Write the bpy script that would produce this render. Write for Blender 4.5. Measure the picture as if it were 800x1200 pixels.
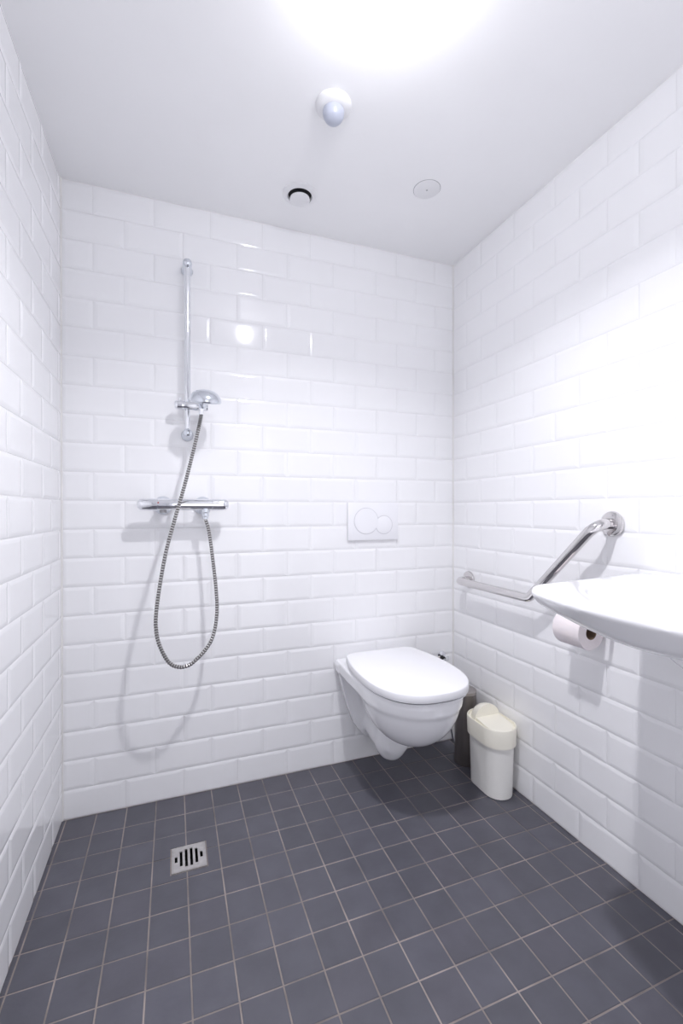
import bpy, bmesh, math, random
import numpy as np
from mathutils import Vector, Matrix
random.seed(4)
PI = math.pi
for o in list(bpy.data.objects): bpy.data.objects.remove(o, do_unlink=True)
scene = bpy.context.scene
C = scene.collection

# ------------------------------------------------------------------ camera, world, exposure
cd = bpy.data.cameras.new('camera'); cam = bpy.data.objects.new('camera', cd); C.objects.link(cam)
cd.sensor_fit = 'HORIZONTAL'; cd.sensor_width = 24.0; cd.lens = 525.68/800*24.0
cd.clip_start = 0.02
cam.location = (0.3688, -1.812, 1.0859)
yaw, pit, rol = 0.3580, -0.0032, -0.0009
cam.matrix_world = (Matrix.Translation(cam.location) @ Matrix.Rotation(-yaw, 4, 'Z')
                    @ Matrix.Rotation(PI/2+pit, 4, 'X') @ Matrix.Rotation(rol, 4, 'Z'))
scene.camera = cam
w = bpy.data.worlds.new('world'); scene.world = w; w.use_nodes = True
w.node_tree.nodes['Background'].inputs[0].default_value = (0.92, 0.92, 1.0, 1)
w.node_tree.nodes['Background'].inputs[1].default_value = 1.5  # even fill light, enters through the added doorway
vs = scene.view_settings
vs.view_transform = 'Standard'; vs.look = 'None'; vs.gamma = 1.0; vs.use_curve_mapping = False
vs.exposure = 0.32
scene.cycles.max_bounces = 16
scene.cycles.diffuse_bounces = 10
LAMP_POS = (0.785, -0.985)
LAMP_STRENGTH = 75.0
LAMP_POWER = 8.4
LAMP_SPREAD = 138.0

# ------------------------------------------------------------------ dimensions
P = 0.102            # wall tile row pitch
L = 0.2018           # wall tile length pitch
W = 8*L              # room width
H = 22*P + 0.004     # ceiling height
D = 2.32             # room depth

# ------------------------------------------------------------------ materials
def mat(name, col, rough=0.4, metal=0.0, spec=0.5, coat=0.0, noise=0.0, nscale=8.0, bump=0.0, bscale=20.0,
        emit=None, estr=0.0, col2=None, trans=0.0, sss=0.0, stretch=None, rnoise=0.0):
    m = bpy.data.materials.new(name); m.use_nodes = True
    nt = m.node_tree; b = nt.nodes['Principled BSDF']
    b.inputs['Base Color'].default_value = (*col, 1)
    b.inputs['Roughness'].default_value = rough
    b.inputs['Metallic'].default_value = metal
    b.inputs['Specular IOR Level'].default_value = spec
    b.inputs['Coat Weight'].default_value = coat
    b.inputs['Coat Roughness'].default_value = 0.04
    if trans: b.inputs['Transmission Weight'].default_value = trans
    if sss:
        b.inputs['Subsurface Weight'].default_value = sss
        b.inputs['Subsurface Radius'].default_value = (0.01, 0.008, 0.006)
    tc = nt.nodes.new('ShaderNodeTexCoord')
    geo = nt.nodes.new('ShaderNodeNewGeometry')
    src = geo.outputs['Position']
    if stretch:
        mp = nt.nodes.new('ShaderNodeMapping'); mp.inputs['Scale'].default_value = stretch
        nt.links.new(src, mp.inputs['Vector']); src = mp.outputs['Vector']
    if noise or col2:
        n = nt.nodes.new('ShaderNodeTexNoise'); n.inputs['Scale'].default_value = nscale; n.inputs['Detail'].default_value = 5
        nt.links.new(src, n.inputs['Vector'])
        r = nt.nodes.new('ShaderNodeValToRGB')
        c2 = col2 if col2 else tuple(c*(1-noise) for c in col)
        r.color_ramp.elements[0].color = (*c2, 1); r.color_ramp.elements[1].color = (*col, 1)
        r.color_ramp.elements[0].position = 0.35; r.color_ramp.elements[1].position = 0.65
        nt.links.new(n.outputs['Fac'], r.inputs['Fac'])
        nt.links.new(r.outputs['Color'], b.inputs['Base Color'])
        if rnoise:
            mr = nt.nodes.new('ShaderNodeMapRange')
            mr.inputs['To Min'].default_value = rough-rnoise; mr.inputs['To Max'].default_value = rough+rnoise
            nt.links.new(n.outputs['Fac'], mr.inputs['Value']); nt.links.new(mr.outputs[0], b.inputs['Roughness'])
    if bump:
        n2 = nt.nodes.new('ShaderNodeTexNoise'); n2.inputs['Scale'].default_value = bscale; n2.inputs['Detail'].default_value = 2
        nt.links.new(src, n2.inputs['Vector'])
        bp = nt.nodes.new('ShaderNodeBump'); bp.inputs['Strength'].default_value = bump; bp.inputs['Distance'].default_value = 0.01
        nt.links.new(n2.outputs['Fac'], bp.inputs['Height']); nt.links.new(bp.outputs['Normal'], b.inputs['Normal'])
    if emit:
        b.inputs['Emission Color'].default_value = (*emit, 1); b.inputs['Emission Strength'].default_value = estr
    return m
M = {}
M['tile'] = mat('wall_tile_glaze', (0.89, 0.89, 0.90), 0.09, spec=0.5, noise=0.015, nscale=3, bump=0.05, bscale=9)
M['wallgrout'] = mat('wall_grout', (0.86, 0.85, 0.85), 0.8, noise=0.12, nscale=4)
M['seal'] = mat('sealant', (0.80, 0.79, 0.77), 0.45, noise=0.1, nscale=6)
M['ceil'] = mat('ceiling_paint', (0.94, 0.94, 0.945), 0.55, noise=0.02, nscale=3, bump=0.03, bscale=12)
M['paint'] = mat('wall_paint', (0.80, 0.80, 0.82), 0.6)
M['floor'] = [mat('floor_tile_%d' % i, c, 0.42, noise=0.14, nscale=14, bump=0.05, bscale=90, rnoise=0.06)
              for i, c in enumerate([(0.098, 0.098, 0.119), (0.104, 0.104, 0.127), (0.093, 0.093, 0.113), (0.099, 0.097, 0.118)])]
M['grout'] = mat('floor_grout', (0.36, 0.31, 0.285), 0.85, nscale=7, col2=(0.19, 0.165, 0.155))
M['darkseal'] = mat('dark_joint', (0.03, 0.03, 0.038), 0.5)
M['chrome'] = mat('chrome', (0.86, 0.87, 0.90), 0.06, metal=1.0)
M['chrome_soft'] = mat('chrome_satin', (0.74, 0.77, 0.82), 0.16, metal=1.0)
M['steel'] = mat('polished_steel', (0.70, 0.68, 0.68), 0.09, metal=1.0)
M['hose'] = mat('hose_metal', (0.80, 0.79, 0.78), 0.22, metal=1.0)
M['hosegap'] = mat('hose_gap', (0.15, 0.145, 0.14), 0.5, metal=0.0)
M['ceramic'] = mat('sanitary_ceramic', (0.87, 0.87, 0.885), 0.07, coat=0.3)
M['seat'] = mat('seat_plastic', (0.88, 0.88, 0.90), 0.22)
M['plate'] = mat('flush_plastic', (0.86, 0.86, 0.885), 0.3)
M['gap'] = mat('painted_gap_shade', (0.10, 0.10, 0.11), 0.6)
M['rubber'] = mat('grey_plastic', (0.35, 0.35, 0.36), 0.4)
M['bin'] = mat('bin_plastic', (0.87, 0.86, 0.82), 0.38, noise=0.02, nscale=6)
M['binlid'] = mat('bin_lid_plastic', (0.90, 0.87, 0.76), 0.35)
M['brush'] = mat('brushed_steel', (0.27, 0.245, 0.235), 0.36, metal=0.7, noise=0.2, nscale=30, stretch=(1, 1, 0.1))
M['brushcap'] = mat('brush_lid_steel', (0.42, 0.39, 0.38), 0.3, metal=0.85)
M['paper'] = mat('tissue_paper', (0.84, 0.78, 0.79), 0.95, bump=0.05, bscale=150, sss=0.1)
M['card'] = mat('cardboard_core', (0.22, 0.15, 0.10), 0.9)
M['dark'] = mat('dark_cavity', (0.012, 0.012, 0.014), 0.7)
M['drain'] = mat('drain_steel', (0.68, 0.66, 0.65), 0.3, metal=0.9, noise=0.15, nscale=60)
M['sensor'] = mat('sensor_lens', (0.50, 0.53, 0.62), 0.28, spec=0.5)
M['whiteplastic'] = mat('white_plastic', (0.83, 0.83, 0.84), 0.4)
M['door'] = mat('door_laminate', (0.62, 0.63, 0.66), 0.4)
M['seam'] = mat('pale_seam', (0.52, 0.52, 0.55), 0.5)
M['red'] = mat('red_mark', (0.45, 0.10, 0.08), 0.4)
M['lamp'] = mat('lamp_diffuser', (0.9, 0.9, 0.9), 0.4, emit=(0.955, 0.95, 1.0), estr=LAMP_STRENGTH)

# ------------------------------------------------------------------ helpers
def obj(name, me, m=None, parent=None, smooth=False):
    if isinstance(me, bmesh.types.BMesh):
        b = me; me = bpy.data.meshes.new(name); b.normal_update(); b.to_mesh(me); b.free()
    if m is not None: me.materials.clear(); me.materials.append(M[m] if isinstance(m, str) else m)
    o = bpy.data.objects.new(name, me); C.objects.link(o)
    if parent is not None: o.parent = parent
    if smooth is True:
        me.polygons.foreach_set('use_smooth', [True]*len(me.polygons))
    elif smooth:
        me.polygons.foreach_set('use_smooth', [True]*len(me.polygons))
        me.set_sharp_from_angle(angle=math.radians(smooth))
    return o
def thing(name, label, cat, loc=(0, 0, 0), group=None):
    o = bpy.data.objects.new(name, None); C.objects.link(o); o.location = loc
    o.empty_display_size = 0.05
    o['label'] = label; o['category'] = cat
    if group: o['group'] = group
    return o
def tag(o, label, cat, group=None):
    o['label'] = label; o['category'] = cat
    if group: o['group'] = group
    return o
def struct(o): o['kind'] = 'structure'; return o
def wp(o, parent):
    """parent a mesh whose vertices are in world coordinates"""
    o.parent = parent; o.matrix_parent_inverse = Matrix.Translation(parent.location).inverted(); return o
def part(name, bm, m, parent, smooth=False):
    return wp(obj(name, bm, m, None, smooth), parent)
def sub(name, bm, m, parent, smooth=False):
    o = obj(name, bm, m, None, smooth); o.parent = parent; return o
def box(bm, x0, x1, y0, y1, z0, z1, bev=0.0):
    r = bmesh.ops.create_cube(bm, size=1.0)
    for v in r['verts']:
        v.co = Vector(((x0+x1)/2+v.co.x*(x1-x0), (y0+y1)/2+v.co.y*(y1-y0), (z0+z1)/2+v.co.z*(z1-z0)))
    if bev:
        es = set(e for v in r['verts'] for e in v.link_edges)
        bmesh.ops.bevel(bm, geom=list(es), offset=bev, segments=2, profile=0.5, affect='EDGES')
    return bm
def basis(axis):
    a = Vector(axis).normalized()
    u = Vector((0, 0, 1)) if abs(a.z) < 0.9 else Vector((1, 0, 0))
    u = (u-a*u.dot(a)).normalized(); v = a.cross(u)
    return a, u, v
def lathe(bm, prof, org, axis=(0, 0, 1), n=32, close=True):
    """prof: list of (radius, height along axis)"""
    a, u, v = basis(axis); org = Vector(org); rings = []
    for r, h in prof:
        if r < 1e-6: rings.append([bm.verts.new(org+a*h)])
        else: rings.append([bm.verts.new(org+a*h+(u*math.cos(2*PI*i/n)+v*math.sin(2*PI*i/n))*r) for i in range(n)])
    for A, B in zip(rings, rings[1:]):
        for i in range(n):
            j = (i+1) % n
            if len(A) == 1 and len(B) == 1: continue
            if len(A) == 1: bm.faces.new((A[0], B[j], B[i]))
            elif len(B) == 1: bm.faces.new((A[i], A[j], B[0]))
            else: bm.faces.new((A[i], A[j], B[j], B[i]))
    if close:
        if len(rings[0]) > 1: bm.faces.new(rings[0][::-1])
        if len(rings[-1]) > 1: bm.faces.new(rings[-1])
    bmesh.ops.recalc_face_normals(bm, faces=bm.faces)
    return bm
def tube(bm, pts, rad, n=14, cap=True):
    pts = [Vector(p) for p in pts]; N = len(pts); rings = []
    t0 = (pts[1]-pts[0]).normalized(); _, u, _ = basis(t0)
    for i in range(N):
        t = (pts[min(i+1, N-1)]-pts[max(i-1, 0)]).normalized()
        u = (u-t*u.dot(t)).normalized(); v = t.cross(u)
        r = rad[i] if hasattr(rad, '__len__') else rad
        rings.append([bm.verts.new(pts[i]+(u*math.cos(2*PI*k/n)+v*math.sin(2*PI*k/n))*r) for k in range(n)])
    for A, B in zip(rings, rings[1:]):
        for k in range(n): bm.faces.new((A[k], A[(k+1) % n], B[(k+1) % n], B[k]))
    if cap: bm.faces.new(rings[0][::-1]); bm.faces.new(rings[-1])
    bmesh.ops.recalc_face_normals(bm, faces=bm.faces)
    return bm
def loft(bm, rings, cap0=True, cap1=True):
    R = [[bm.verts.new(p) for p in r] for r in rings]; n = len(R[0])
    for A, B in zip(R, R[1:]):
        for k in range(n): bm.faces.new((A[k], A[(k+1) % n], B[(k+1) % n], B[k]))
    if cap0: bm.faces.new(R[0][::-1])
    if cap1: bm.faces.new(R[-1])
    bmesh.ops.recalc_face_normals(bm, faces=bm.faces)
    return bm
def catmull(pts, per=10):
    pts = [Vector(p) for p in pts]; out = []
    q = [pts[0]*2-pts[1]]+pts+[pts[-1]*2-pts[-2]]
    for i in range(1, len(q)-2):
        a, b, c, d = q[i-1:i+3]
        for k in range(per):
            t = k/per
            out.append(0.5*((2*b)+(c-a)*t+(2*a-5*b+4*c-d)*t*t+(3*b-a-3*c+d)*t**3))
    out.append(pts[-1]); return out
def resample(pts, step):
    out = [pts[0]]; acc = 0.0
    for a, b in zip(pts, pts[1:]):
        d = (b-a).length; s = step-acc
        while s <= d:
            out.append(a+(b-a)*(s/d)); s += step
        acc = d-(s-step)
    return out
def fillet_path(pts, r, seg=8):
    """polyline with rounded corners"""
    pts = [Vector(p) for p in pts]; out = [pts[0]]
    for a, b, c in zip(pts, pts[1:], pts[2:]):
        u = (a-b).normalized(); v = (c-b).normalized(); ang = u.angle(v)
        d = r/math.tan(ang/2); ctr = b+(u+v).normalized()*(r/math.sin(ang/2))
        p0 = b+u*d; p1 = b+v*d; e0 = p0-ctr; e1 = p1-ctr; th = e0.angle(e1)
        for k in range(seg+1):
            t = k/seg
            out.append(ctr+(e0*math.sin((1-t)*th)+e1*math.sin(t*th))/math.sin(th))
    out.append(pts[-1]); return out

def surface_nets(f, lo, hi, h):
    """smooth closed mesh of f<0"""
    ax = [np.arange(lo[i]-2*h, hi[i]+3*h, h) for i in range(3)]
    X, Y, Z = np.meshgrid(*ax, indexing='ij')
    F = f(X, Y, Z).astype(float)
    n = F.shape; ins = F < 0
    cnt = np.zeros(tuple(k-1 for k in n)); acc = np.zeros(cnt.shape+(3,))
    offs = [(i, j, k) for i in (0, 1) for j in (0, 1) for k in (0, 1)]
    sl = lambda o: tuple(slice(o[d], n[d]-1+o[d]) for d in range(3))
    for a in offs:
        for d in range(3):
            if a[d] == 0:
                b = list(a); b[d] = 1
                fa, fb = F[sl(a)], F[sl(b)]
                cr = (fa < 0) != (fb < 0)
                t = np.where(cr, fa/np.where(cr, fa-fb, 1), 0)
                for e in range(3):
                    acc[..., e] += np.where(cr, a[e]+(t if e == d else 0), 0)
                cnt += cr
    act = cnt > 0; idx = -np.ones(cnt.shape, int); idx[act] = np.arange(act.sum())
    co = acc[act]/cnt[act][:, None]; ijk = np.argwhere(act)
    V = np.stack([ax[d][0]+(ijk[:, d]+co[:, d])*h for d in range(3)], 1)
    quads = []
    for d in range(3):
        e1, e2 = (d+1) % 3, (d+2) % 3
        s0 = [slice(1, n[k]-1) for k in range(3)]; s0[d] = slice(0, n[d]-1)
        s1 = list(s0); s1[d] = slice(1, n[d])
        a, b = ins[tuple(s0)], ins[tuple(s1)]
        g = np.argwhere(a != b)
        if not len(g): continue
        flip = a[tuple(g.T)]
        base = g.copy()
        for k in range(3):
            if k != d: base[:, k] += 1
        def at(o1, o2):
            q = base.copy(); q[:, e1] -= o1; q[:, e2] -= o2
            return idx[tuple(q.T)]
        q = np.stack([at(1, 1), at(0, 1), at(0, 0), at(1, 0)], 1)
        q[~flip] = q[~flip][:, ::-1]
        quads.append(q)
    return V, np.concatenate(quads)
def sdf_mesh(name, f, lo, hi, h):
    V, Q = surface_nets(f, lo, hi, h)
    me = bpy.data.meshes.new(name); me.from_pydata(V.tolist(), [], Q.tolist()); me.update()
    return me
def smin(a, b, k):
    h = np.clip(0.5+0.5*(b-a)/k, 0, 1); return b*(1-h)+a*h-k*h*(1-h)
def smax(a, b, k): return -smin(-a, -b, k)
def ell(X, Y, Z, c, r):
    k0 = np.sqrt(((X-c[0])/r[0])**2+((Y-c[1])/r[1])**2+((Z-c[2])/r[2])**2)
    k1 = np.sqrt(((X-c[0])/r[0]**2)**2+((Y-c[1])/r[1]**2)**2+((Z-c[2])/r[2]**2)**2)
    return k0*(k0-1)/np.maximum(k1, 1e-6)
def capsule(X, Y, Z, a, b, r):
    a = np.array(a); b = np.array(b); d = b-a
    t = np.clip(((X-a[0])*d[0]+(Y-a[1])*d[1]+(Z-a[2])*d[2])/(d@d), 0, 1)
    return np.sqrt((X-a[0]-t*d[0])**2+(Y-a[1]-t*d[1])**2+(Z-a[2]-t*d[2])**2)-r
def sstep(a, b, x):
    t = np.clip((x-a)/(b-a), 0, 1); return t*t*(3-2*t)

# ------------------------------------------------------------------ room shell
T = 0.12
GR = 0.0010     # joint recess behind the tile edge plane
wall_back = struct(obj('wall_back', box(bmesh.new(), -T, W+T, GR, GR+T, -0.05, H), 'wallgrout'))
wall_left = struct(obj('wall_left', box(bmesh.new(), -GR-T, -GR, -D, GR, -0.05, H), 'wallgrout'))
wall_right = struct(obj('wall_right', box(bmesh.new(), W+GR, W+GR+T, -D, GR, -0.05, H), 'wallgrout'))
DW0, DW1, DWH = 0.36, 1.26, 2.06     # unseen open doorway, added behind the camera for soft fill light
bf = bmesh.new()
box(bf, -T, DW0, -D-T, -D, -0.05, H); box(bf, DW1, W+T, -D-T, -D, -0.05, H); box(bf, DW0, DW1, -D-T, -D, DWH, H)
wall_front = struct(obj('wall_front', bf, 'paint'))
ceiling = struct(obj('ceiling', box(bmesh.new(), -T, W+T, -D-T, GR+T, H, H+0.1), 'ceil'))
bf = bmesh.new()
box(bf, DW0-0.05, DW0, -D-T, -D+0.012, 0.0, DWH+0.05, 0.002); box(bf, DW1, DW1+0.05, -D-T, -D+0.012, 0.0, DWH+0.05, 0.002)
box(bf, DW0, DW1, -D-T, -D+0.012, DWH, DWH+0.05, 0.002)
struct(obj('trim_3', bf, 'door'))
pl = bpy.data.lights.new('fill_doorway_portal', 'AREA'); pl.shape = 'RECTANGLE'; pl.size = DW1-DW0; pl.size_y = DWH
pl.cycles.is_portal = True
po = bpy.data.objects.new('fill_doorway_portal', pl); C.objects.link(po)
po.location = ((DW0+DW1)/2, -D-T, DWH/2); po.rotation_euler = (PI/2, 0, 0)

# wall tiles: bevelled metro tiles, each its own object
_tm = {}
def tile_mesh(wd, ht, plinth=False):
    key = (round(wd, 4), round(ht, 4), plinth)
    if key in _tm: return _tm[key]
    prof = [(0.0, -0.0010), (0.0, 0.0002), (0.0045, 0.0013), (0.0095, 0.0021), (0.0125, 0.0024)]
    me = bpy.data.meshes.new('wall_tile'); vs_, fs = [], []
    for ins, z in prof:
        i = min(ins*1.25, wd*0.4); bot = 0.0 if plinth else ins
        vs_ += [(-wd/2+i, -ht/2+bot, z), (wd/2-i, -ht/2+bot, z), (wd/2-i, ht/2-ins, z), (-wd/2+i, ht/2-ins, z)]
    n = len(prof)
    for k in range(n-1):
        for j in range(4):
            a, b = 4*k+j, 4*k+(j+1) % 4
            fs.append((a, b, b+4, a+4))
    fs.append((4*n-4, 4*n-3, 4*n-2, 4*n-1))
    me.from_pydata(vs_, [], fs); me.update(); me.materials.append(M['tile'])
    _tm[key] = me; return me
JT = 0.0006
def tile_wall(parent, length, joint_first, place, rz):
    """joint_first(row) = distance from the start corner of the first vertical joint"""
    for r in range(22):
        cuts = [0.0]; x = joint_first(r)
        while x < length-0.012: cuts.append(x); x += L
        cuts.append(length)
        for a, b in zip(cuts, cuts[1:]):
            if b-a < 0.02: continue
            wd = round(b-a-JT, 4); z0 = r*P + (0.004 if r == 0 else 0); z1 = (r+1)*P
            me = tile_mesh(wd, round(z1-z0-JT, 4), r == 0)
            o = bpy.data.objects.new('wall_tile', me); C.objects.link(o); o.parent = parent
            o.location = place((a+b)/2, (z0+z1)/2)
            e = 0.0016
            o.rotation_euler = (PI/2+random.uniform(-e, e), 0, rz+random.uniform(-e, e))
tile_wall(wall_back, W, lambda r: L if r % 2 == 0 else L/2, lambda s, z: (s, 0, z), 0.0)
tile_wall(wall_right, D, lambda r: L if r % 2 == 1 else L/2, lambda s, z: (W, -s, z), -PI/2)
tile_wall(wall_left, D, lambda r: (0.137 if r % 2 == 0 else 0.036), lambda s, z: (0, -s, z), PI/2)
# sealant beads in the corners
for i, (x, sx) in enumerate(((0.0, 1), (W, -1))):
    b = bmesh.new()
    q = [(x, 0.0), (x+sx*0.0065, 0.0), (x+sx*0.0045, -0.0045), (x, -0.0065)]
    loft(b, [[(px, py, z) for px, py in q] for z in (0.0, H)])
    struct(obj('trim_%d' % (i+1), b, 'seal'))

# ------------------------------------------------------------------ floor
FX0, FPX, FY0, FPY = 0.0106, 0.0986, 0.0139, 0.0992
DX0, DX1, DY0, DY1 = 0.360, 0.464, -0.385, -0.276        # cut-out for the drain
def slab(xs, ys, holes, z0, z1):
    bm = bmesh.new()
    for i in range(len(xs)-1):
        for j in range(len(ys)-1):
            if (i, j) in holes: continue
            box(bm, xs[i], xs[i+1], ys[j], ys[j+1], z0, z1)
    bmesh.ops.remove_doubles(bm, verts=bm.verts, dist=1e-5)
    seen = {}
    for f in list(bm.faces):
        seen.setdefault(frozenset(v.index for v in f.verts), []).append(f)
    bm.verts.index_update()
    seen = {}
    for f in bm.faces: seen.setdefault(tuple(sorted(v.index for v in f.verts)), []).append(f)
    kill = [f for fs in seen.values() if len(fs) > 1 for f in fs]
    bmesh.ops.delete(bm, geom=kill, context='FACES_ONLY')
    bmesh.ops.recalc_face_normals(bm, faces=bm.faces)
    return bm
floor = struct(obj('floor', slab([-T, DX0, DX1, W+T], [-D-T, DY0, DY1, GR+T], {(1, 1)}, -0.08, -0.0016), 'grout'))
GJ = 0.0036
xe = [0.001, 0.0135]+[FX0+FPX*k for k in range(1, 17)]+[W-0.001]
ye = [0.003]+[FY0+FPY*k for k in range(1, 24)]
ye = [y for y in ye if y < D-0.02]+[D]
_fm = {}
def ftile_mesh(wd, dp):
    key = (round(wd, 4), round(dp, 4))
    if key in _fm: return _fm[key]
    me = bpy.data.meshes.new('floor_tile'); vs_, fs = [], []
    for ins, z in ((0, -0.006), (0, -0.0012), (0.0012, 0.0)):
        vs_ += [(-wd/2+ins, -dp/2+ins, z), (wd/2-ins, -dp/2+ins, z), (wd/2-ins, dp/2-ins, z), (-wd/2+ins, dp/2-ins, z)]
    for k in range(2):
        for j in range(4):
            a, b = 4*k+j, 4*k+(j+1) % 4; fs.append((a, b, b+4, a+4))
    fs.append((8, 9, 10, 11)); me.from_pydata(vs_, [], fs); me.update()
    me.materials.append(M['floor'][0]); _fm[key] = me; return me
def cut_tile(x0, x1, y0, y1):
    xs = sorted(set([x0, x1]+[v for v in (DX0-0.003, DX1+0.003) if x0 < v < x1]))
    ys = sorted(set([y0, y1]+[v for v in (DY0-0.003, DY1+0.003) if y0 < v < y1]))
    holes = set()
    for i in range(len(xs)-1):
        for j in range(len(ys)-1):
            cx, cy = (xs[i]+xs[i+1])/2, (ys[j]+ys[j+1])/2
            if DX0-0.003 < cx < DX1+0.003 and DY0-0.003 < cy < DY1+0.003: holes.add((i, j))
    return slab(xs, ys, holes, -0.006, 0.0)
far = bmesh.new()
for j in range(len(ye)-1):
    for i in range(len(xe)-1):
        x0, x1 = xe[i]+GJ/2, xe[i+1]-GJ/2; y1, y0 = -ye[j]-GJ/2, -ye[j+1]+GJ/2
        if i == 0: x0 = xe[0]
        if i == len(xe)-2: x1 = xe[-1]
        if j == 0: y1 = -ye[0]
        if j >= 14:
            if y1-y0 > 0.01: box(far, x0, x1, y0, y1, -0.006, 0.0)
            continue
        if x0 < DX1 and x1 > DX0 and y0 < DY1 and y1 > DY0:
            o = obj('floor_tile', cut_tile(x0, x1, y0, y1), M['floor'][0], floor); continue
        me = ftile_mesh(x1-x0, y1-y0)
        o = bpy.data.objects.new('floor_tile', me); C.objects.link(o); o.parent = floor
        o.location = ((x0+x1)/2, (y0+y1)/2, random.uniform(-0.0004, 0.0002))
        o.rotation_euler = (random.uniform(-0.004, 0.004), random.uniform(-0.004, 0.004), random.uniform(-0.003, 0.003))
        o.material_slots[0].link = 'OBJECT'; o.material_slots[0].material = random.choice(M['floor'])
o = obj('floor_tile_field', far, M['floor'][1], floor); o['kind'] = 'stuff'

# ------------------------------------------------------------------ ceiling lamp (just above the frame): the room's light
lx, ly = LAMP_POS
t = thing('ceiling_lamp', 'round opal ceiling lamp mounted on the ceiling beside the motion sensor', 'lamp', (lx, ly, H))
part('lamp_base', lathe(bmesh.new(), [(0.045, 0), (0.045, 0.010), (0.038, 0.016), (0.020, 0.020), (0.016, 0.045), (0.0, 0.045)], (lx, ly, H), (0, 0, -1), 32), 'whiteplastic', t, 40)
part('lamp_globe', lathe(bmesh.new(), [(0.0, 0.045), (0.014, 0.046), (0.026, 0.055), (0.033, 0.068), (0.034, 0.080), (0.030, 0.094), (0.019, 0.106), (0, 0.110)], (lx, ly, H), (0, 0, -1), 14, close=False), 'lamp', t, True)
ld = bpy.data.lights.new('lamp_light', 'AREA'); ld.shape = 'DISK'; ld.size = 0.066
ld.energy = LAMP_POWER; ld.spread = math.radians(LAMP_SPREAD); ld.color = (0.955, 0.95, 1.0)
lo = bpy.data.objects.new('lamp_light', ld); C.objects.link(lo); lo.location = (lx, ly, H-0.114)
wp(lo, t)

# ------------------------------------------------------------------ washbasin
BX0, BYC = 1.126, -1.225
def basin_f(X, Y, Z):
    yy = np.abs(Y-BYC)
    front = BX0+0.055*np.clip((yy)/0.29, 0, 1)**2.2
    hw = 0.302-0.006*np.clip((W-X)/0.45, 0, 1)
    qx = front+0.05-X; qy = yy-(hw-0.05)
    plan = np.sqrt(np.maximum(qx, 0)**2+np.maximum(qy, 0)**2)+np.minimum(np.maximum(qx, qy), 0)-0.05
    inward = np.clip(-plan, 0, 0.3)
    top = 0.900+0.012*np.clip((X-BX0)/0.45, 0, 1)
    plan = plan+0.8*np.clip(top-0.016-Z, 0, 0.07)
    bot = 0.858-0.028*sstep(0.29, 0.0, yy)-0.022*sstep(0.0, 0.16, inward)-0.03*sstep(0.12, 0.26, inward)
    mid = (top+bot)/2; hh = (top-bot)/2
    r = 0.0155
    qa = plan+r; qb = np.abs(Z-mid)-hh+r
    s = np.sqrt(np.maximum(qa, 0)**2+np.maximum(qb, 0)**2)+np.minimum(np.maximum(qa, qb), 0)-r
    s = smin(s, ell(X, Y, Z, (1.46, BYC, 0.84), (0.15, 0.14, 0.118)), 0.02)
    bowl = ell(X, Y, Z, (1.375, BYC, 0.935), (0.185, 0.235, 0.115))
    s = smax(s, -bowl, 0.025)
    return np.maximum(s, X-(W-0.005))
t = thing('washbasin', 'white ceramic washbasin fixed to the tiled wall above the paper roll', 'washbasin', (W-0.2, BYC, 0.74))
me = sdf_mesh('basin_body', basin_f, (1.1, -1.55, 0.70), (W, -0.9, 0.93), 0.006)
part('basin_body', me, 'ceramic', t, True)

# ------------------------------------------------------------------ toilet
TX = 1.190
ZC = 0.452      # ceramic top
FZ = np.array([0.085, 0.105, 0.12, 0.15, 0.183, 0.25, 0.341, 0.427, 0.46])
FW = np.array([0.01, 0.029, 0.056, 0.084, 0.104, 0.129, 0.155, 0.174, 0.177])
def toilet_f(X, Y, Z):
    X = X-TX; Y = -Y; aX = np.abs(X)
    # rim slab, D-shaped
    hw = 0.176+0.006*sstep(0.0, 0.22, Y)
    yc = 0.32
    k = np.sqrt((X/0.182)**2+(np.maximum(Y-yc, 0)/0.225)**2)
    d2 = np.where(Y < yc, aX-hw, (k-1)*0.185)
    r = 0.007
    qa = d2+r; qb = np.abs(Z-(ZC-0.024))-0.024+r
    rim = np.sqrt(np.maximum(qa, 0)**2+np.maximum(qb, 0)**2)+np.minimum(np.maximum(qa, qb), 0)-r
    # bowl
    bowl = ell(X, Y, Z, (0, 0.338, 0.425), (0.175, 0.206, 0.193))
    bowl = smax(bowl, Z-(ZC-0.02), 0.01)
    # inner web towards the wall
    web = smax(aX-(0.054+0.030*sstep(0.15, 0.40, Z)), np.abs(Y-0.12)-0.13, 0.02)
    low = 0.155-0.10*np.clip(Y-0.02, 0, 0.2)
    web = smax(web, low-Z, 0.03); web = np.maximum(web, Z-(ZC-0.02))
    # outlet bulb
    bulb = capsule(X, Y, Z, (0, 0.188, 0.140), (0, 0.205, 0.27), 0.055)
    trap = capsule(X, Y, Z, (0, 0.03, 0.185), (0, 0.17, 0.150), 0.058)
    # wall flange
    fw = np.interp(Z, FZ, FW)
    fl = np.maximum(aX-fw, np.abs(Y-0.0225)-0.0225)
    fl = np.maximum(fl, np.maximum(Z-(ZC-0.02), 0.108-Z))
    s = smin(web, trap, 0.03)
    s = smin(s, bulb, 0.022)
    s = smin(s, bowl, 0.028)
    s = smin(s, fl, 0.018)
    s = smin(s, rim, 0.022)
    return np.maximum(s, 0.0075-Y)
t = thing('toilet', 'white wall-hung toilet with closed lid below the flush plate', 'toilet', (TX, -0.25, 0.08))
part('bowl', sdf_mesh('bowl', toilet_f, (TX-0.2, -0.57, 0.06), (TX+0.2, 0.0, 0.48), 0.005), 'ceramic', t, True)
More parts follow.
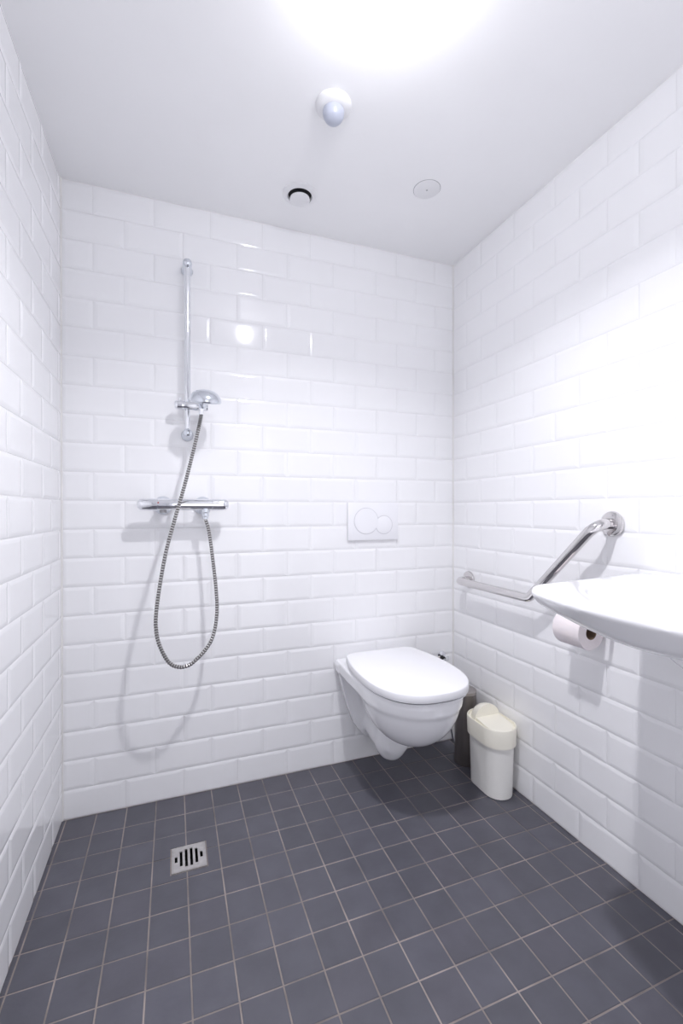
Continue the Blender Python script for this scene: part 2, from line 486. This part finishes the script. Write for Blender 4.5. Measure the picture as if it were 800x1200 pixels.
def d_outline(y0, yc, ry, hw, hwb, grow=0.0, rb=0.03, n=40):
    """D shape seen from above, toilet coordinates -> world xy"""
    pts = []
    hwb += grow; hw += grow; ry += grow; y0 -= grow
    for i in range(n+1):
        a = -PI/2+PI*i/n
        s, c = math.sin(a), math.cos(a)
        ex = 2/2.55
        pts.append((hw*math.copysign(abs(s)**ex, s), yc+ry*abs(c)**ex))
    k = 8
    side = []
    for i in range(1, k): # right side going back
        q = i/k; y = yc+(y0+rb-yc)*q; side.append((hw+(hwb-hw)*(q**2), y))
    pts += side
    for i in range(7):
        a = PI/2*i/6; pts.append((hwb-rb+rb*math.cos(a), y0+rb-rb*math.sin(a)))
    left = [(-x, y) for x, y in pts[n+1:]][::-1]
    pts += left
    return [(TX+x, -y) for x, y in pts]
def d_slab(layers, kw):
    return loft(bmesh.new(), [[(x, y, z) for x, y in d_outline(grow=g, **kw)] for g, z in layers])
kw = dict(y0=0.066, yc=0.31, ry=0.252, hw=0.188, hwb=0.162, rb=0.045)
part('seat', d_slab([(-0.010, ZC+0.0002), (-0.005, ZC+0.0012), (-0.005, ZC+0.004), (-0.008, ZC+0.005)], kw), 'seat', t, 40)
part('seat_gap_shade', d_slab([(-0.008, ZC+0.0048), (-0.008, ZC+0.0092)], kw), 'gap', t)  # dark filler paints the shade in the gap between seat and lid
part('lid', d_slab([(-0.004, ZC+0.009), (-0.001, ZC+0.0100), (0.0, ZC+0.012), (0.0, ZC+0.033), (-0.0012, ZC+0.036), (-0.004, ZC+0.038), (-0.008, ZC+0.0386)], kw), 'seat', t, 30)
for s in (-1, 1):
    part('hinge', lathe(bmesh.new(), [(0.009, 0), (0.011, 0.002), (0.011, 0.024), (0.009, 0.026)], (TX+s*0.085-0.013, -0.036, ZC+0.010), (1, 0, 0), 16), 'chrome', t, 40)

# stop valve behind the toilet
t = thing('stop_valve', 'small chrome stop valve on the back wall behind the toilet', 'valve', (1.545, -0.005, 0.405))
v = lathe(bmesh.new(), [(0.022, 0.0), (0.022, 0.004), (0.010, 0.008), (0.010, 0.05), (0.0, 0.052)], (1.545, -0.005, 0.405), (0, -1, 0), 20)
part('valve_body', v, 'chrome', t, 40)
part('valve_knob', lathe(bmesh.new(), [(0.005, 0), (0.005, 0.010), (0.0095, 0.012), (0.0095, 0.020), (0.007, 0.022)], (1.540, -0.042, 0.407), (-1, 0, 0.15), 16), 'dark', t, 40)
path = catmull([(1.545, -0.042, 0.396), (1.548, -0.042, 0.30), (1.565, -0.034, 0.14), (1.585, -0.03, 0.05), (1.592, -0.034, 0.018), (1.600, -0.045, 0.006)], 12)
part('supply_tube', tube(bmesh.new(), path, 0.005, 10), 'chrome', t, True)

# ------------------------------------------------------------------ flush plate
px0, px1, pz0, pz1 = 1.071, 1.312, 0.957, 1.121
t = thing('flush_plate', 'white rectangular dual flush plate with two round buttons above the toilet', 'flush plate', ((px0+px1)/2, 0, pz0))
part('plate', box(bmesh.new(), px0, px1, -0.0155, -0.0028, pz0, pz1, 0.0015), 'plate', t, 40)
yb = -0.0155
def disc(bm, cx, cz, r, y, hgt, n=48):
    return lathe(bm, [(r, 0), (r, hgt*0.6), (r-0.0012, hgt), (0.0, hgt)], (cx, y, cz), (0, -1, 0), n, close=False)
bx_, bz_, br = 1.1565, 1.040, 0.057
sx_, sz_, sr = 1.2415, 1.023, 0.0405
def ring(cx, cz, r0, r1, y, n=64, skip=None):
    bm = bmesh.new(); vs2 = []
    for i in range(n):
        a = 2*PI*i/n
        vs2.append([bm.verts.new((cx+r*math.cos(a), y, cz+r*math.sin(a))) for r in (r0, r1)])
    for i in range(n):
        a = 2*PI*(i+0.5)/n
        if skip and skip(cx+r0*math.cos(a), cz+r0*math.sin(a)): continue
        j = (i+1) % n
        bm.faces.new((vs2[i][0], vs2[i][1], vs2[j][1], vs2[j][0]))
    g = bmesh.ops.extrude_face_region(bm, geom=list(bm.faces))
    bmesh.ops.translate(bm, verts=[v for v in g['geom'] if isinstance(v, bmesh.types.BMVert)], vec=(0, -0.0005, 0))
    bmesh.ops.recalc_face_normals(bm, faces=bm.faces); return bm
b1 = part('flush_button', disc(bmesh.new(), bx_, bz_, br-0.001, yb, 0.0022), 'plate', t, 30)
b2 = part('flush_button', disc(bmesh.new(), sx_, sz_, sr-0.001, yb, 0.0016), 'plate', t, 30)
part('button_surround', ring(bx_, bz_, br-0.001, br+0.0008, yb), 'seam', t)
part('button_surround', ring(sx_, sz_, sr-0.001, sr+0.0008, yb, skip=lambda x, z: math.hypot(x-bx_, z-bz_) < br), 'seam', t)

# ------------------------------------------------------------------ shower rail
RX, RY = 0.418, -0.058
t = thing('shower_rail', 'vertical chrome shower rail with sliding holder on the back wall', 'shower rail', (RX, 0, 1.36))
zt, zb = 1.996, 1.372
part('rail', tube(bmesh.new(), [(RX, RY, 1.475), (RX, RY, zt)], 0.0112, 24), 'chrome', t, 40)
part('lower_rail', tube(bmesh.new(), [(RX, RY, zb), (RX, RY, 1.475)], 0.0090, 24), 'chrome', t, 40)
for zz in (zt, zb):
    b = lathe(bmesh.new(), [(0.021, 0), (0.022, 0.003), (0.0195, 0.010), (0.0165, 0.02), (0.0165, 0.052), (0.0165, 0.060), (0.0150, 0.068), (0.0105, 0.074), (0.0, 0.0765)], (RX, -0.0046, zz), (0, -1, 0), 28)
    part('rail_bracket', b, 'chrome_soft', t, 50)
hz = 1.4735
HO = part('slider', lathe(bmesh.new(), [(0.0, -0.048), (0.012, -0.047), (0.0155, -0.043), (0.0165, -0.036), (0.0165, -0.018), (0.0152, -0.017), (0.0152, 0.020), (0.0165, 0.022), (0.0165, 0.066), (0.0150, 0.070), (0.0, 0.071)], (RX+0.002, RY-0.004, hz), (1, 0, 0), 28), 'chrome', t, 40)
part('holder_cup', lathe(bmesh.new(), [(0.0110, -0.013), (0.0150, -0.012), (0.0160, 0.010), (0.0160, 0.013), (0.012, 0.013)], (RX+0.052, RY-0.014, hz), (0, -0.15, 1), 24), 'chrome', t, 40)
sub('slider_lever', lathe(bmesh.new(), [(0.004, 0), (0.004, 0.012), (0.003, 0.014)], (RX-0.026, RY-0.006, hz+0.014), (0, 0, 1), 12), 'chrome', HO, 40)
HO.children[0].matrix_parent_inverse = HO.matrix_parent_inverse.copy() if False else Matrix.Identity(4)

# hand shower
hx, hy = RX+0.050, RY-0.022
t = thing('hand_shower', 'chrome hand shower with domed head resting in the rail holder', 'shower head', (hx, hy, 1.44))
hc = Vector((0.475, -0.150, 1.481)); hn = Vector((0.02, -0.30, 0.95)).normalized()
path = catmull([(hx-0.002, hy+0.004, 1.462), (hx, hy-0.001, 1.470), (hx+0.001, hy-0.012, 1.480), (hx+0.003, hy-0.030, 1.488), tuple(hc+Vector((0, 0.02, 0.004)))], 8)
n_ = len(path)
part('handle', tube(bmesh.new(), path, [0.0105+0.0055*i/(n_-1) for i in range(n_)], 18), 'chrome_soft', t, True)
part('head', lathe(bmesh.new(), [(0.044, -0.012), (0.0535, -0.010), (0.056, -0.005), (0.0552, 0.001), (0.051, 0.011), (0.043, 0.021), (0.031, 0.029), (0.016, 0.0335), (0, 0.0345)], hc, hn, 40, close=False), 'chrome_soft', t, True)
part('spray_face', lathe(bmesh.new(), [(0.046, -0.0115), (0.0, -0.0135)], hc, hn, 40, close=False), 'rubber', t)
part('hose_nut', lathe(bmesh.new(), [(0.0075, 0), (0.0085, 0.003), (0.0085, 0.016), (0.0100, 0.022)], (hx-0.003, hy+0.000, 1.440), (0.05, -0.1, 1), 18), 'chrome', t, 40)

# ------------------------------------------------------------------ shower mixer
MX0, MX1, MY, MZ = 0.249, 0.562, -0.090, 1.108
t = thing('shower_mixer', 'horizontal chrome thermostatic shower mixer bar below the rail', 'mixer tap', ((MX0+MX1)/2, 0, MZ))
part('body', tube(bmesh.new(), [(0.318, MY, MZ), (0.500, MY, MZ)], 0.0205, 32), 'chrome', t, 40)
kn = lathe(bmesh.new(), [(0.0195, 0), (0.0195, 0.002), (0.0222, 0.003), (0.0222, 0.030), (0.0215, 0.034), (0.0215, 0.052), (0.0195, 0.061), (0.014, 0.067), (0.0, 0.070)], (0.318, MY, MZ), (-1, 0, 0), 32)
part('temperature_knob', kn, 'chrome', t, 35)
kn = lathe(bmesh.new(), [(0.0195, 0), (0.0195, 0.002), (0.0218, 0.003), (0.0218, 0.040), (0.0205, 0.052), (0.014, 0.060), (0.0, 0.063)], (0.500, MY, MZ), (1, 0, 0), 32)
part('flow_knob', kn, 'chrome', t, 35)
part('temperature_mark', box(bmesh.new(), 0.3165, 0.3205, MY-0.0215, MY-0.019, MZ+0.004, MZ+0.009), 'red', t)
for x in (0.332, 0.474):
    part('wall_rosette', lathe(bmesh.new(), [(0.034, 0), (0.034, 0.004), (0.030, 0.010), (0.020, 0.022), (0.0185, 0.03), (0.0185, 0.085)], (x, -0.0046, MZ-0.002), (0, -1, 0), 28), 'chrome_soft', t, 40)
part('check_screw', lathe(bmesh.new(), [(0.012, 0), (0.012, 0.012), (0.008, 0.013)], (0.334, MY+0.006, MZ-0.017), (0, 0, -1), 18), 'rubber', t, 40)
OX = 0.4785
part('hose_outlet', lathe(bmesh.new(), [(0.0155, 0), (0.0155, 0.012), (0.0125, 0.015), (0.0125, 0.026), (0.0105, 0.028), (0.0105, 0.036)], (OX, MY, MZ-0.016), (0, 0, -1), 24), 'chrome_soft', t, 40)

# ------------------------------------------------------------------ shower hose
hp = [(hx-0.003, hy, 1.4395), (0.452, -0.115, 1.374), (0.434, -0.13, 1.294), (0.404, -0.155, 1.171), (0.373, -0.178, 1.058), (0.346, -0.195, 0.953),
      (0.326, -0.207, 0.841), (0.314, -0.212, 0.744), (0.314, -0.212, 0.693), (0.322, -0.21, 0.647), (0.342, -0.205, 0.596), (0.361, -0.2, 0.569),
      (0.383, -0.195, 0.556), (0.405, -0.189, 0.553), (0.43, -0.182, 0.561), (0.471, -0.168, 0.595), (0.499, -0.157, 0.638), (0.514, -0.14, 0.712),
      (0.513, -0.123, 0.801), (0.501, -0.106, 0.925), (0.49, -0.095, 1.012), (OX, MY, 1.0555)]
rp = resample(catmull(hp, 24), 0.0022)
rr = [0.0070 if (i % 4) in (0, 1) else 0.0056 for i in range(len(rp))]
hb = tube(bmesh.new(), rp, rr, 12)
hob = obj('shower_hose', hb, 'hose')
hob.data.materials.append(M['hosegap'])
hob.data.polygons.foreach_set('material_index', [1 if len(f.vertices) == 4 and any((v//12) % 4 in (2, 3) for v in f.vertices) else 0 for f in hob.data.polygons])
tag(hob, 'ribbed metal shower hose hanging in a loop from the hand shower', 'shower hose')

# ------------------------------------------------------------------ grab bar
GX = W-0.072; GY0 = -0.128; GZ = 0.776
GE = (-0.830, 1.045)
bendy = GE[0]+(GE[1]-GZ)          # 45 degree rise
t = thing('grab_bar', 'angled chrome grab bar bolted to the side wall beside the toilet', 'grab bar', (W, -0.48, GZ))
gp = fillet_path([(W-0.006, GY0, GZ), (GX, GY0, GZ), (GX, bendy, GZ), (GX, GE[0], GE[1]), (W-0.006, GE[0], GE[1])], 0.042, 10)
part('bar', tube(bmesh.new(), gp, 0.0162, 24), 'steel', t, 60)
for (y, z) in ((GY0, GZ), GE):
    f = part('flange', lathe(bmesh.new(), [(0.038, 0), (0.0385, 0.003), (0.036, 0.008), (0.030, 0.0105), (0.018, 0.011)], (W-0.004, y, z), (-1, 0, 0), 36), 'steel', t, 40)

# ------------------------------------------------------------------ toilet roll and holder
ROX, ROZ, ROY0, ROY1 = W-0.066, 0.716, -0.711, -0.809
t = thing('roll_holder', 'chrome toilet roll holder arm on the side wall under the washbasin', 'roll holder', (W, -0.832, ROZ+0.01))
part('wall_plate', lathe(bmesh.new(), [(0.022, 0), (0.022, 0.004), (0.012, 0.008)], (W-0.0045, -0.832, ROZ+0.0135), (-1, 0, 0), 24), 'chrome', t, 40)
part('arm', tube(bmesh.new(), fillet_path([(W-0.006, -0.832, ROZ+0.0135), (ROX, -0.832, ROZ+0.0135), (ROX, -0.692, ROZ+0.0135)], 0.012, 8), 0.006, 14), 'chrome', t, 60)
t = thing('toilet_roll', 'pale pink toilet paper roll hanging on the wall below the washbasin', 'toilet roll', (ROX, -0.76, ROZ))
ln = ROY0-ROY1
part('paper', lathe(bmesh.new(), [(0.0215, 0), (0.052, 0), (0.0535, 0.002), (0.0535, ln-0.002), (0.052, ln), (0.0215, ln)], (ROX, ROY0, ROZ), (0, -1, 0), 48, close=False), 'paper', t, 40)
part('core', lathe(bmesh.new(), [(0.0215, 0), (0.0215, ln), (0.0205, ln), (0.0205, 0)], (ROX, ROY0, ROZ), (0, -1, 0), 32, close=False), 'card', t, 40)

# ------------------------------------------------------------------ toilet brush holder
t = thing('toilet_brush_holder', 'tall dark steel toilet brush cylinder in the corner behind the waste bin', 'toilet brush', (1.548, -0.185, 0))
part('cylinder', lathe(bmesh.new(), [(0.044, 0), (0.0455, 0.003), (0.0455, 0.298), (0.043, 0.30), (0.040, 0.30)], (1.548, -0.185, 0.0005), (0, 0, 1), 40), 'brush', t, 40)
part('brush_lid', lathe(bmesh.new(), [(0.0465, 0), (0.0465, 0.012), (0.040, 0.018), (0.012, 0.021), (0.0, 0.021)], (1.548, -0.185, 0.3005), (0, 0, 1), 40), 'brushcap', t, 40)

# ------------------------------------------------------------------ waste bin
NX, NY = 1.5345, -0.370
def stadium(hx_, hy_, z, ex=2.5, n=56):
    out = []; st = hy_-hx_; m = n//2
    for sg in (1, -1):
        for i in range(m):
            a = PI*i/(m-1)
            out.append((NX+sg*hx_*math.cos(a), NY+sg*(st+hx_*math.sin(a)), z))
    return out
t = thing('waste_bin', 'cream plastic oval waste bin with raised lid handle beside the toilet', 'waste bin', (NX, NY, 0))
part('bin_body', loft(bmesh.new(), [stadium(0.050, 0.086, 0.001), stadium(0.0545, 0.0905, 0.004), stadium(0.0605, 0.0965, 0.205)]), 'bin', t, 40)
lid_ = part('bin_lid', loft(bmesh.new(), [stadium(0.064, 0.100, 0.199), stadium(0.0680, 0.1040, 0.198), stadium(0.0705, 0.1065, 0.262), stadium(0.0685, 0.1045, 0.267), stadium(0.0655, 0.1015, 0.267), stadium(0.0635, 0.0995, 0.258)]), 'binlid', t, 40)
# swing flap: raised half dome at the back, flat sloping front
b = bmesh.new()
fy = NY+0.022; n = 20; R = 0.059; zb_ = 0.259
rows = []
for k in range(9):
    q = PI/2*k/8
    yy = fy+0.066*math.sin(q); rk = max(R*math.cos(q), 0.0015)
    rows.append([(NX+rk*math.cos(PI*i/n), yy, zb_+rk*0.98*math.sin(PI*i/n)) for i in range(n+1)])
V_ = [[b.verts.new(p) for p in r] for r in rows]
for A, B in zip(V_, V_[1:]):
    for i in range(n): b.faces.new((A[i], A[i+1], B[i+1], B[i]))
    b.faces.new((A[0], B[0], B[n], A[n]))
b.faces.new(V_[0][::-1]); b.faces.new(V_[-1])
bmesh.ops.recalc_face_normals(b, faces=b.faces)
part('lid_dome', b, 'binlid', t, 50)
b = bmesh.new()
ramp = [(NX+x, NY+y) for x, y in ([(-0.055, 0.023), (-0.055, -0.03)]+[(-0.055*math.cos(PI*i/16), -0.035-0.058*math.sin(PI*i/16)) for i in range(17)]+[(0.055, -0.03), (0.055, 0.023)])]
loft(b, [[(x, y, 0.2575) for x, y in ramp], [(x, y, 0.2595+0.012*np.clip((y-NY+0.09)/0.11, 0, 1)) for x, y in ramp]])
part('lid_flap', b, 'binlid', t)

# ------------------------------------------------------------------ floor drain
t = thing('floor_drain', 'square stainless steel floor drain with slots set in the shower floor', 'drain', ((DX0+DX1)/2, (DY0+DY1)/2, -0.05))
sx = [0.0]; w_ = DX1-DX0-0.004
# plate with four long slots and two short ones
slots = [(0.10, 0.38, 0.62), (0.255, 0.19, 0.81), (0.415, 0.13, 0.87), (0.575, 0.13, 0.87), (0.735, 0.19, 0.81), (0.89, 0.38, 0.62)]
hwid = 0.042
xs = [0.0]+[v for c, _, _ in slots for v in (c-hwid, c+hwid)]+[1.0]
ys = sorted(set([0.0, 1.0]+[v for _, a, b_ in slots for v in (a, b_)]))
holes = set()
for i in range(len(xs)-1):
    for j in range(len(ys)-1):
        cx, cy = (xs[i]+xs[i+1])/2, (ys[j]+ys[j+1])/2
        for c, a, b_ in slots:
            if abs(cx-c) < hwid and a < cy < b_: holes.add((i, j))
d0x, d0y, dwx, dwy = DX0+0.0045, DY0+0.0045, DX1-DX0-0.009, DY1-DY0-0.009
part('grate', slab([d0x+dwx*x for x in xs], [d0y+dwy*y for y in ys], holes, -0.002, 0.0012), 'drain', t)
fr = slab([DX0+0.001, DX0+0.004, DX1-0.004, DX1-0.001], [DY0+0.001, DY0+0.004, DY1-0.004, DY1-0.001], {(1, 1)}, -0.006, 0.0008)
part('drain_frame', fr, 'drain', t)
part('drain_cup', slab([DX0+0.001, DX0+0.004, DX1-0.004, DX1-0.001], [DY0+0.001, DY0+0.004, DY1-0.004, DY1-0.001], set(), -0.05, -0.045), 'dark', t)
part('drain_wall', slab([DX0+0.0005, DX0+0.004, DX1-0.004, DX1-0.0005], [DY0+0.0005, DY0+0.004, DY1-0.004, DY1-0.0005], {(1, 1)}, -0.05, -0.0065), 'dark', t)

# ------------------------------------------------------------------ ceiling fittings
sxx, syy = 0.80, -0.597
t = thing('motion_sensor', 'white round motion sensor with pale grey lens on the ceiling', 'sensor', (sxx, syy, H))
part('sensor_base', lathe(bmesh.new(), [(0.0515, 0), (0.0515, 0.004), (0.049, 0.009), (0.040, 0.015), (0.0325, 0.018), (0.0, 0.018)], (sxx, syy, H), (0, 0, -1), 40), 'whiteplastic', t, 40)
part('sensor_lens', lathe(bmesh.new(), [(0.0305, 0.017), (0.031, 0.024), (0.0295, 0.033), (0.0245, 0.0415)], (sxx, syy, H), (0, 0, -1), 32, close=False), 'sensor', t, True)
part('sensor_dome', lathe(bmesh.new(), [(0.0250, 0.0410), (0.0200, 0.0465), (0.011, 0.0505), (0.0, 0.0520)], (sxx, syy, H), (0, 0, -1), 32, close=False), 'sensor', t, True)
vx, vy = 0.805, -0.213
t = thing('ceiling_vent', 'round white ceiling air valve with a dark annular gap', 'air vent', (vx, vy, H))
part('vent_ring', lathe(bmesh.new(), [(0.062, 0), (0.0615, 0.004), (0.055, 0.009), (0.046, 0.011), (0.0435, 0.009), (0.0425, 0.001)], (vx, vy, H), (0, 0, -1), 48, close=False), 'whiteplastic', t, 40)
part('vent_throat', lathe(bmesh.new(), [(0.043, 0.0008), (0.0, 0.0008)], (vx, vy, H), (0, 0, -1), 32, close=False), 'dark', t)
part('vent_stem', lathe(bmesh.new(), [(0.006, 0.001), (0.006, 0.016)], (vx, vy, H), (0, 0, -1), 12), 'rubber', t, 40)
part('vent_disc', lathe(bmesh.new(), [(0.030, 0.016), (0.0355, 0.017), (0.0365, 0.021), (0.034, 0.0245), (0.020, 0.027), (0.0, 0.028)], (vx, vy, H), (0, 0, -1), 40), 'whiteplastic', t, 40)
cx_, cy_ = 1.229, -0.397
t = thing('ceiling_cover', 'flat round white junction cover with centre screw on the ceiling', 'cover plate', (cx_, cy_, H))
part('cover_disc', lathe(bmesh.new(), [(0.047, 0), (0.047, 0.0025), (0.0455, 0.0032), (0.0, 0.0032)], (cx_, cy_, H), (0, 0, -1), 48), 'whiteplastic', t, 40)
part('shadow_ring', lathe(bmesh.new(), [(0.0472, 0.0002), (0.0488, 0.0002), (0.0488, 0.0008), (0.0472, 0.0008)], (cx_, cy_, H), (0, 0, -1), 48, close=False), 'rubber', t)
part('screw', lathe(bmesh.new(), [(0.003, 0.003), (0.003, 0.0042), (0.0, 0.0045)], (cx_, cy_, H), (0, 0, -1), 12), 'rubber', t, 40)
